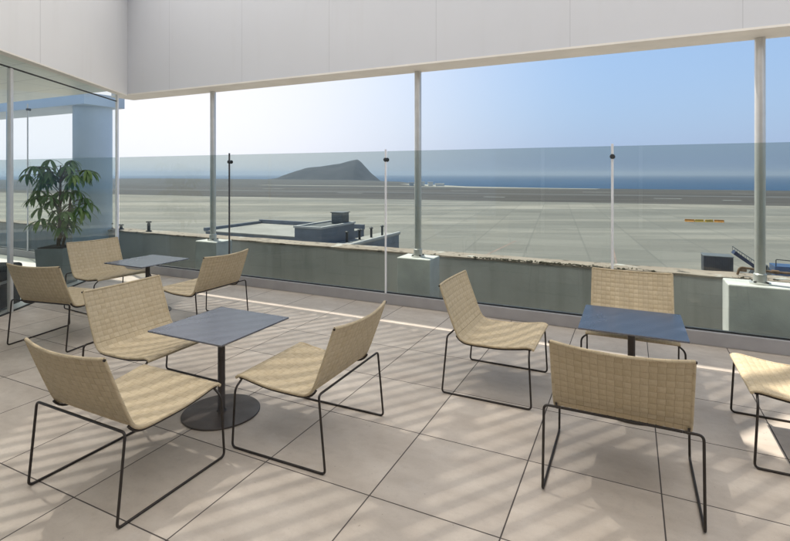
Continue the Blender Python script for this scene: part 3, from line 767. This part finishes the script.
def shell_part(j0, j1, name, par):
    SUB = 6
    bm = NB(); uvl = bm.loops.layers.uv.new('UVMap')
    nu, nv = NU*SUB, (j1-j0)*SUB
    def surf(iu, iv, side):
        u = iu/SUB; vv = j0 + iv/SUB
        v = vv*CV if vv <= NVB else SPLIT + (vv-NVB)*(LEN-SPLIT)/NVS
        y, z, ty, tz = at(v)
        ny, nz = -tz, ty                          # sitter's side
        if nz < 0 and v > SPLIT: pass
        x = -SW2 + u*CU
        i, j = int(min(u, NU-1e-6)), int(min(vv, NVB+NVS-1e-6)); fu, fv = u-i, vv-j
        k = bow(x, v)
        sag = -.036*k*max(0, 1-v/SPLIT)**.6 if v < SPLIT else 0
        sag2 = -.007*k*math.sin(PI*min(1, max(0,(v-SPLIT)/(LEN-SPLIT)))) if v >= SPLIT else 0
        over = (i+j) % 2 == 0
        if side < 0: over = not over
        a, b = (fv, fu) if over else (fu, fv)     # a along the upper strap, b across it
        h = .0031*max(0,math.sin(PI*a))**.6*(1-abs(2*b-1)**5) - .0016
        edge = min(1, min(u, NU-u)*2.2)
        off = side*(.0028 + h*edge + .003*(1-edge))
        off += sag + sag2
        return Vector((x, y + ny*off, z + nz*off)), (u, vv)
    G = {}
    for sd in (1, -1):
        for iv in range(nv+1):
            for iu in range(nu+1):
                co, uv = surf(iu, iv, sd); G[sd, iu, iv] = (bm.verts.new(co), uv)
    def face(keys, cc):
        fc = bm.faces.new([G[k][0] for k in keys])
        for lp, k in zip(fc.loops, keys):
            uv = G[k][1]
            lp[uvl].uv = (cc[0] + (uv[0]-cc[0])*.998, cc[1] + (uv[1]-cc[1])*.998)
    for sd in (1, -1):
        for iv in range(nv):
            for iu in range(nu):
                face([(sd,iu,iv),(sd,iu+1,iv),(sd,iu+1,iv+1),(sd,iu,iv+1)], ((iu+.5)/SUB, j0+(iv+.5)/SUB))
    for iu in range(nu):
        for iv in (0, nv): face([(1,iu,iv),(1,iu+1,iv),(-1,iu+1,iv),(-1,iu,iv)], ((iu+.5)/SUB, j0+(iv-.01 if iv else .01)/SUB))
    for iv in range(nv):
        for iu in (0, nu): face([(1,iu,iv),(1,iu,iv+1),(-1,iu,iv+1),(-1,iu,iv)], ((iu-.01 if iu else .01)/SUB, j0+(iv+.5)/SUB))
    return obj(name, bm, M['weave'], par, smooth=180)
def edge_roll(par, v0, v1, top):
    # webbing wrapped round the side rods (and the top rod)
    def fin(bm):
        uvl = bm.loops.layers.uv.new('UVMap')
        for fc in bm.faces:
            for lp in fc.loops: c = lp.vert.co; lp[uvl].uv = (math.floor(c.x/CU)+.5, (c.z+c.y)*20)
        obj('edging', bm, M['weave'], par, smooth=60)
    for sx in (-1, 1):
        bm = NB(); n = 40; pts = []
        for k in range(n+1):
            y, z, ty, tz = at(v0 + (v1-v0)*k/n); pts.append((sx*(SW2-.001), y, z))
        tube(bm, pts, .0085, 10); fin(bm)
    if top:
        bm = NB(); pts = []
        for k in range(25):
            x = -SW2 + 2*SW2*k/24; y, z, ty, tz = at(.002); kk = bow(x, 0)
            pts.append((x, y - tz*(-.036*kk), z + ty*(-.036*kk)))
        tube(bm, pts, .0085, 10); fin(bm)
def front_roll(par):
    bm = NB(); uvl = bm.loops.layers.uv.new('UVMap'); y, z, ty, tz = at(LEN-.001)
    tube(bm, [(-SW2-.006,y,z),(-SW2+.1,y,z),(SW2-.1,y,z),(SW2+.006,y,z)], .0085, 10)
    for fc in bm.faces:
        for lp in fc.loops: c = lp.vert.co; lp[uvl].uv = (c.x/CU, 40.5)
    obj('edging', bm, M['weave'], par, smooth=60)
def make_chair(label):
    t = thing('woven_chair', label, 'chair', (0,0,0), 0, 'low woven chairs on the terrace', absolute=False)
    b = shell_part(0, NVB, 'backrest', t); s_ = shell_part(NVB, NVB+NVS, 'seat', t)
    edge_roll(b, 0, SPLIT, True); edge_roll(s_, SPLIT, LEN, False); front_roll(s_)
    for sx in (-1, 1):
        y, z, ty, tz = at(0)
        bm = NB(); tube(bm, [(sx*(SW2+.004), y-.002, z-.004), (sx*(SW2+.0095), y-.002, z-.004)], .006, 10); obj('rod_end', bm, M['black'], b)
    r = .0062
    for sx in (-1, 1):
        bm = NB(); tube(bm, fillet([(sx*HW,-.20,r),(sx*HW,.20,r)], .02), r, 10); obj('runner', bm, M['black'], t, smooth=60)
        bm = NB(); tube(bm, fillet([(sx*HW,-.199,r),(sx*HW,-.30,r),(sx*HW,-.262,.394),(sx*.25,-.262,.394)], .024), r, 10); obj('rear_leg', bm, M['black'], t, smooth=60)
        bm = NB(); tube(bm, fillet([(sx*HW,.199,r),(sx*HW,.30,r),(sx*(HW-.005),.284,.325),(sx*(SW2-.012),.279,.363)], .026), r, 10); obj('front_leg', bm, M['black'], t, smooth=60)
        pts = []
        for k in range(31):
            v = SPLIT*1.01 + (LEN-.012-SPLIT*1.01)*k/30; y, z, ty, tz = at(v); pts.append((sx*(SW2-.009), y + tz*.0145, z - ty*.0145))
        bm = NB(); tube(bm, pts, .006, 8); obj('side_rail', bm, M['black'], t, smooth=60)
    bm = NB(); tube(bm, [(-.249,-.262,.394),(.249,-.262,.394)], r, 10)
    obj('cross_bar', bm, M['black'], t, smooth=60)
    bm = NB()
    tube(bm, [(-SW2+.02,.262,.362),(SW2-.02,.262,.362)], r, 10); obj('front_bar', bm, M['black'], t, smooth=60)
    return t
def head(fx, fy): return math.atan2(-fx, fy)
chairs = [((.735,3.529), (CA,-SA), 'woven chair standing alone in the middle, its seat pointing right towards the blue-looking table'),
          ((1.124,2.448), (SA,CA), 'woven chair with its back to the camera, in front of the blue-looking table'),
          ((-1.332,2.474), (.44,.898), 'woven chair at the front left corner, nearest the camera, back turned to us'),
          ((-.482,2.858), (-.908,.42), 'woven chair right of the round-footed front table, its back leaning right'),
          ((-1.632,3.345), (CA,-SA), 'woven chair left of the front table, facing right, behind the nearest chair'),
          ((1.75,3.63), (-SA,-CA), 'woven chair behind the blue-looking table, facing the camera'),
          ((2.243,2.66), (-CA,SA), 'woven chair cut by the right edge, sun patches on its seat'),
          ((-2.99,4.48), (.27,.963), 'woven chair at the left edge by the side glass, back to us'),
          ((-3.26,5.59), (.866,-.5), 'woven chair farthest back, in front of the planter'),
          ((-1.94,4.94), (-CA,SA), 'woven chair right of the farthest table, facing left, in front of the leftmost block')]
c0_ = None
for (x, y), (fx, fy), lab in chairs:
    if c0_ is None:
        c0_ = make_chair(lab); c0_.location = (x, y, 0); c0_.rotation_euler = (0,0,head(fx,fy))
    else: dup(c0_, (x, y, 0), head(fx, fy), lab)

# ================================================================== TABLES
def make_table(label):
    t = thing('cafe_table', label, 'table', (0,0,0), 0, 'square low cafe tables', absolute=False)
    bm = NB(); box(bm, -.297, .297, -.297, .297, .546, .556); obj('tabletop', bm, M['table'], t, bevel=.0015)
    bm = NB(); box(bm, -.16, .16, -.16, .16, .538, .5455); obj('top_plate', bm, M['black'], t)
    bm = NB(); lathe(bm, [(0,.010),(.03,.010),(.026,.016),(.0225,.022),(.0225,.5375),(0,.5375)], (0,0,0), 28); obj('stem', bm, M['basemetal'], t, smooth=35)
    bm = NB(); lathe(bm, [(0,.0005),(.232,.0005),(.236,.003),(.236,.007),(.233,.0095),(0,.0095)], (0,0,0), 72); obj('base', bm, M['basemetal'], t, smooth=35)
    return t
tb = make_table('grey square table at front left, amid four woven chairs'); tb.location = (-1.095, 3.092, 0); tb.rotation_euler = (0,0,-A0)
dup(tb, (1.52, 3.15, 0), -A0, 'square table at right whose top looks deep blue'); dup(tb, (-2.70, 5.35, 0), -A0, 'farthest square table, near the side glass and planter')

# ================================================================== UNSEEN SLATTED PERGOLA, ADDED TO STREAK AND SOFTEN THE SUN
ZP = 4.62
t = thing('added_pergola', 'unseen slats added over the terrace to break the sunlight into streaks', 'added_pergola', P(0, 1, ZP))
bm = NB(); e = Vector((.882, .471, 0)); nn = Vector((-e.y, e.x, 0))
def clip(o, smin, smax, dmin, dmax):
    lo, hi = -99, 99
    for axis, a, b in ((Vector((CA,-SA,0)), smin, smax), (Vector((SA,CA,0)), dmin, dmax), (-LQ, LC.dot(-LQ)+.14, 99)):
        c = o.dot(axis); k = e.dot(axis)
        t0, t1 = (a-c)/k, (b-c)/k
        if t0 > t1: t0, t1 = t1, t0
        lo, hi = max(lo, t0), min(hi, t1)
    return lo, hi
PITCH, GAP = .120, .0088
k = -190
while k < 190:
    o = nn*(k*PITCH)
    lo, hi = clip(o, -12, 8.5, -6, 5.10)
    if hi > lo:
        w = PITCH - GAP + random.uniform(-.0045, .0045)
        segs = [(lo, hi)]
        mid = o.dot(nn)
        # hatch cut in the slats to put sun patches on a seat
        hc = Vector((.62, 4.28, 0))
        if .045 < abs(mid - hc.dot(nn)) < .25:
            h0 = hc.dot(e); segs = [(lo, h0-.27), (h0+.33, hi)]
        for a, b in segs:
            if b > a:
                f = lambda x, y, z: o + e*x + nn*y + Vector((0,0,z))
                pv4 = [bm.verts.new(f(x, y, ZP)) for x, y in ((a,-w/2),(b,-w/2),(b,w/2),(a,w/2))]; bm.faces.new(pv4)
    k += 1
obj('slat', bm, M['slat'], t)['kind'] = 'stuff'
bm = NB(); box(bm, -9, 8.5, 5.101, 5.165, ZP-.1, ZP+.1, P)
obj('rim_beam', bm, M['beam'], t)
bm = NB()
for s in (-3.2, -.3, 2.6, 5.5): box(bm, s-.04, s+.04, -6, 5.10, ZP+.021, ZP+.17, P)
obj('joist', bm, M['beam'], t)

# ================================================================== LIGHT, AIR, CAMERA
AZ, EL = R(-46), R(63)
S = Vector((math.cos(EL)*math.sin(AZ), math.cos(EL)*math.cos(AZ), math.sin(EL)))
sun = bpy.data.lights.new('sun', 'SUN'); sun.energy = 4.8; sun.angle = R(.8); sun.color = (1, .95, .87)
so = bpy.data.objects.new('sun', sun); col.objects.link(so); so.rotation_euler = S.to_track_quat('Z', 'Y').to_euler(); so.location = (0,0,30)

w = bpy.data.worlds.new('World'); scn.world = w; w.use_nodes = True
t = NT(w); bg = t.n['Background']
sky = t.new('ShaderNodeTexSky', sky_type='NISHITA'); sky.sun_disc = False
sky.sun_elevation = EL; sky.sun_rotation = AZ; sky.altitude = 50; sky.air_density = 1.2; sky.dust_density = .8; sky.ozone_density = 2.0
tc = t.new('ShaderNodeTexCoord')
hz = Vector((math.sin(R(-34))*math.cos(R(9)), math.cos(R(-34))*math.cos(R(9)), math.sin(R(9))))
dp = t.new('ShaderNodeVectorMath', operation='DOT_PRODUCT'); t.l.new(tc.outputs['Generated'], dp.inputs[0]); dp.inputs[1].default_value = hz
ang = t.math('ARCCOSINE', dp.outputs['Value'])
fac = t.new('ShaderNodeMapRange'); fac.interpolation_type = 'SMOOTHSTEP'; t.l.new(ang, fac.inputs[0])
for i, v in enumerate((R(12), R(58), .95, 0.0)): fac.inputs[i+1].default_value = v
el = t.sep(tc.outputs['Generated'])[2]
low = t.ramp(el, .02, .42, .85, 0)
base = t.mix(low, sky.outputs[0], (1.5, 2.35, 4.2, 1))
mx = t.mix(fac.outputs[0], base, (6.2, 6.15, 6.35, 1))
t.l.new(mx, bg.inputs[0]); bg.inputs[1].default_value = .12

hb = NB(); box(hb, -15200, 15200, -400, 15200, -31, 48)
hm = bpy.data.materials.new('sea_haze'); hm.use_nodes = True; ht = NT(hm); ht.n.remove(ht.n['Principled BSDF'])
pv = ht.new('ShaderNodeVolumePrincipled'); pv.inputs['Color'].default_value = (.74,.85,1.0,1); pv.inputs['Density'].default_value = .00018; pv.inputs['Anisotropy'].default_value = .3
ht.l.new(pv.outputs[0], ht.n['Material Output'].inputs['Volume'])
import os
if not os.environ.get('NOHAZE'):
    o = obj('haze', hb, hm); tag(o, 'thin sea haze over the airfield and water', 'haze', kind='stuff')

cam = bpy.data.cameras.new('camera'); co = bpy.data.objects.new('camera', cam); col.objects.link(co); scn.camera = co
co.location = (0, 0, 1.5); co.rotation_euler = (R(90), 0, 0)
cam.sensor_width = 36; cam.lens = 36*490/790; cam.shift_y = -96.5/790; cam.clip_start = .05; cam.clip_end = 60000
scn.view_settings.view_transform = 'Standard'; scn.view_settings.look = 'None'; scn.view_settings.exposure = 0.50; scn.view_settings.gamma = 1
scn.cycles.transparent_max_bounces = 24; scn.cycles.max_bounces = 10; scn.cycles.volume_bounces = 0
for o in list(bpy.data.objects):
    if 'abs' in o: del o['abs']
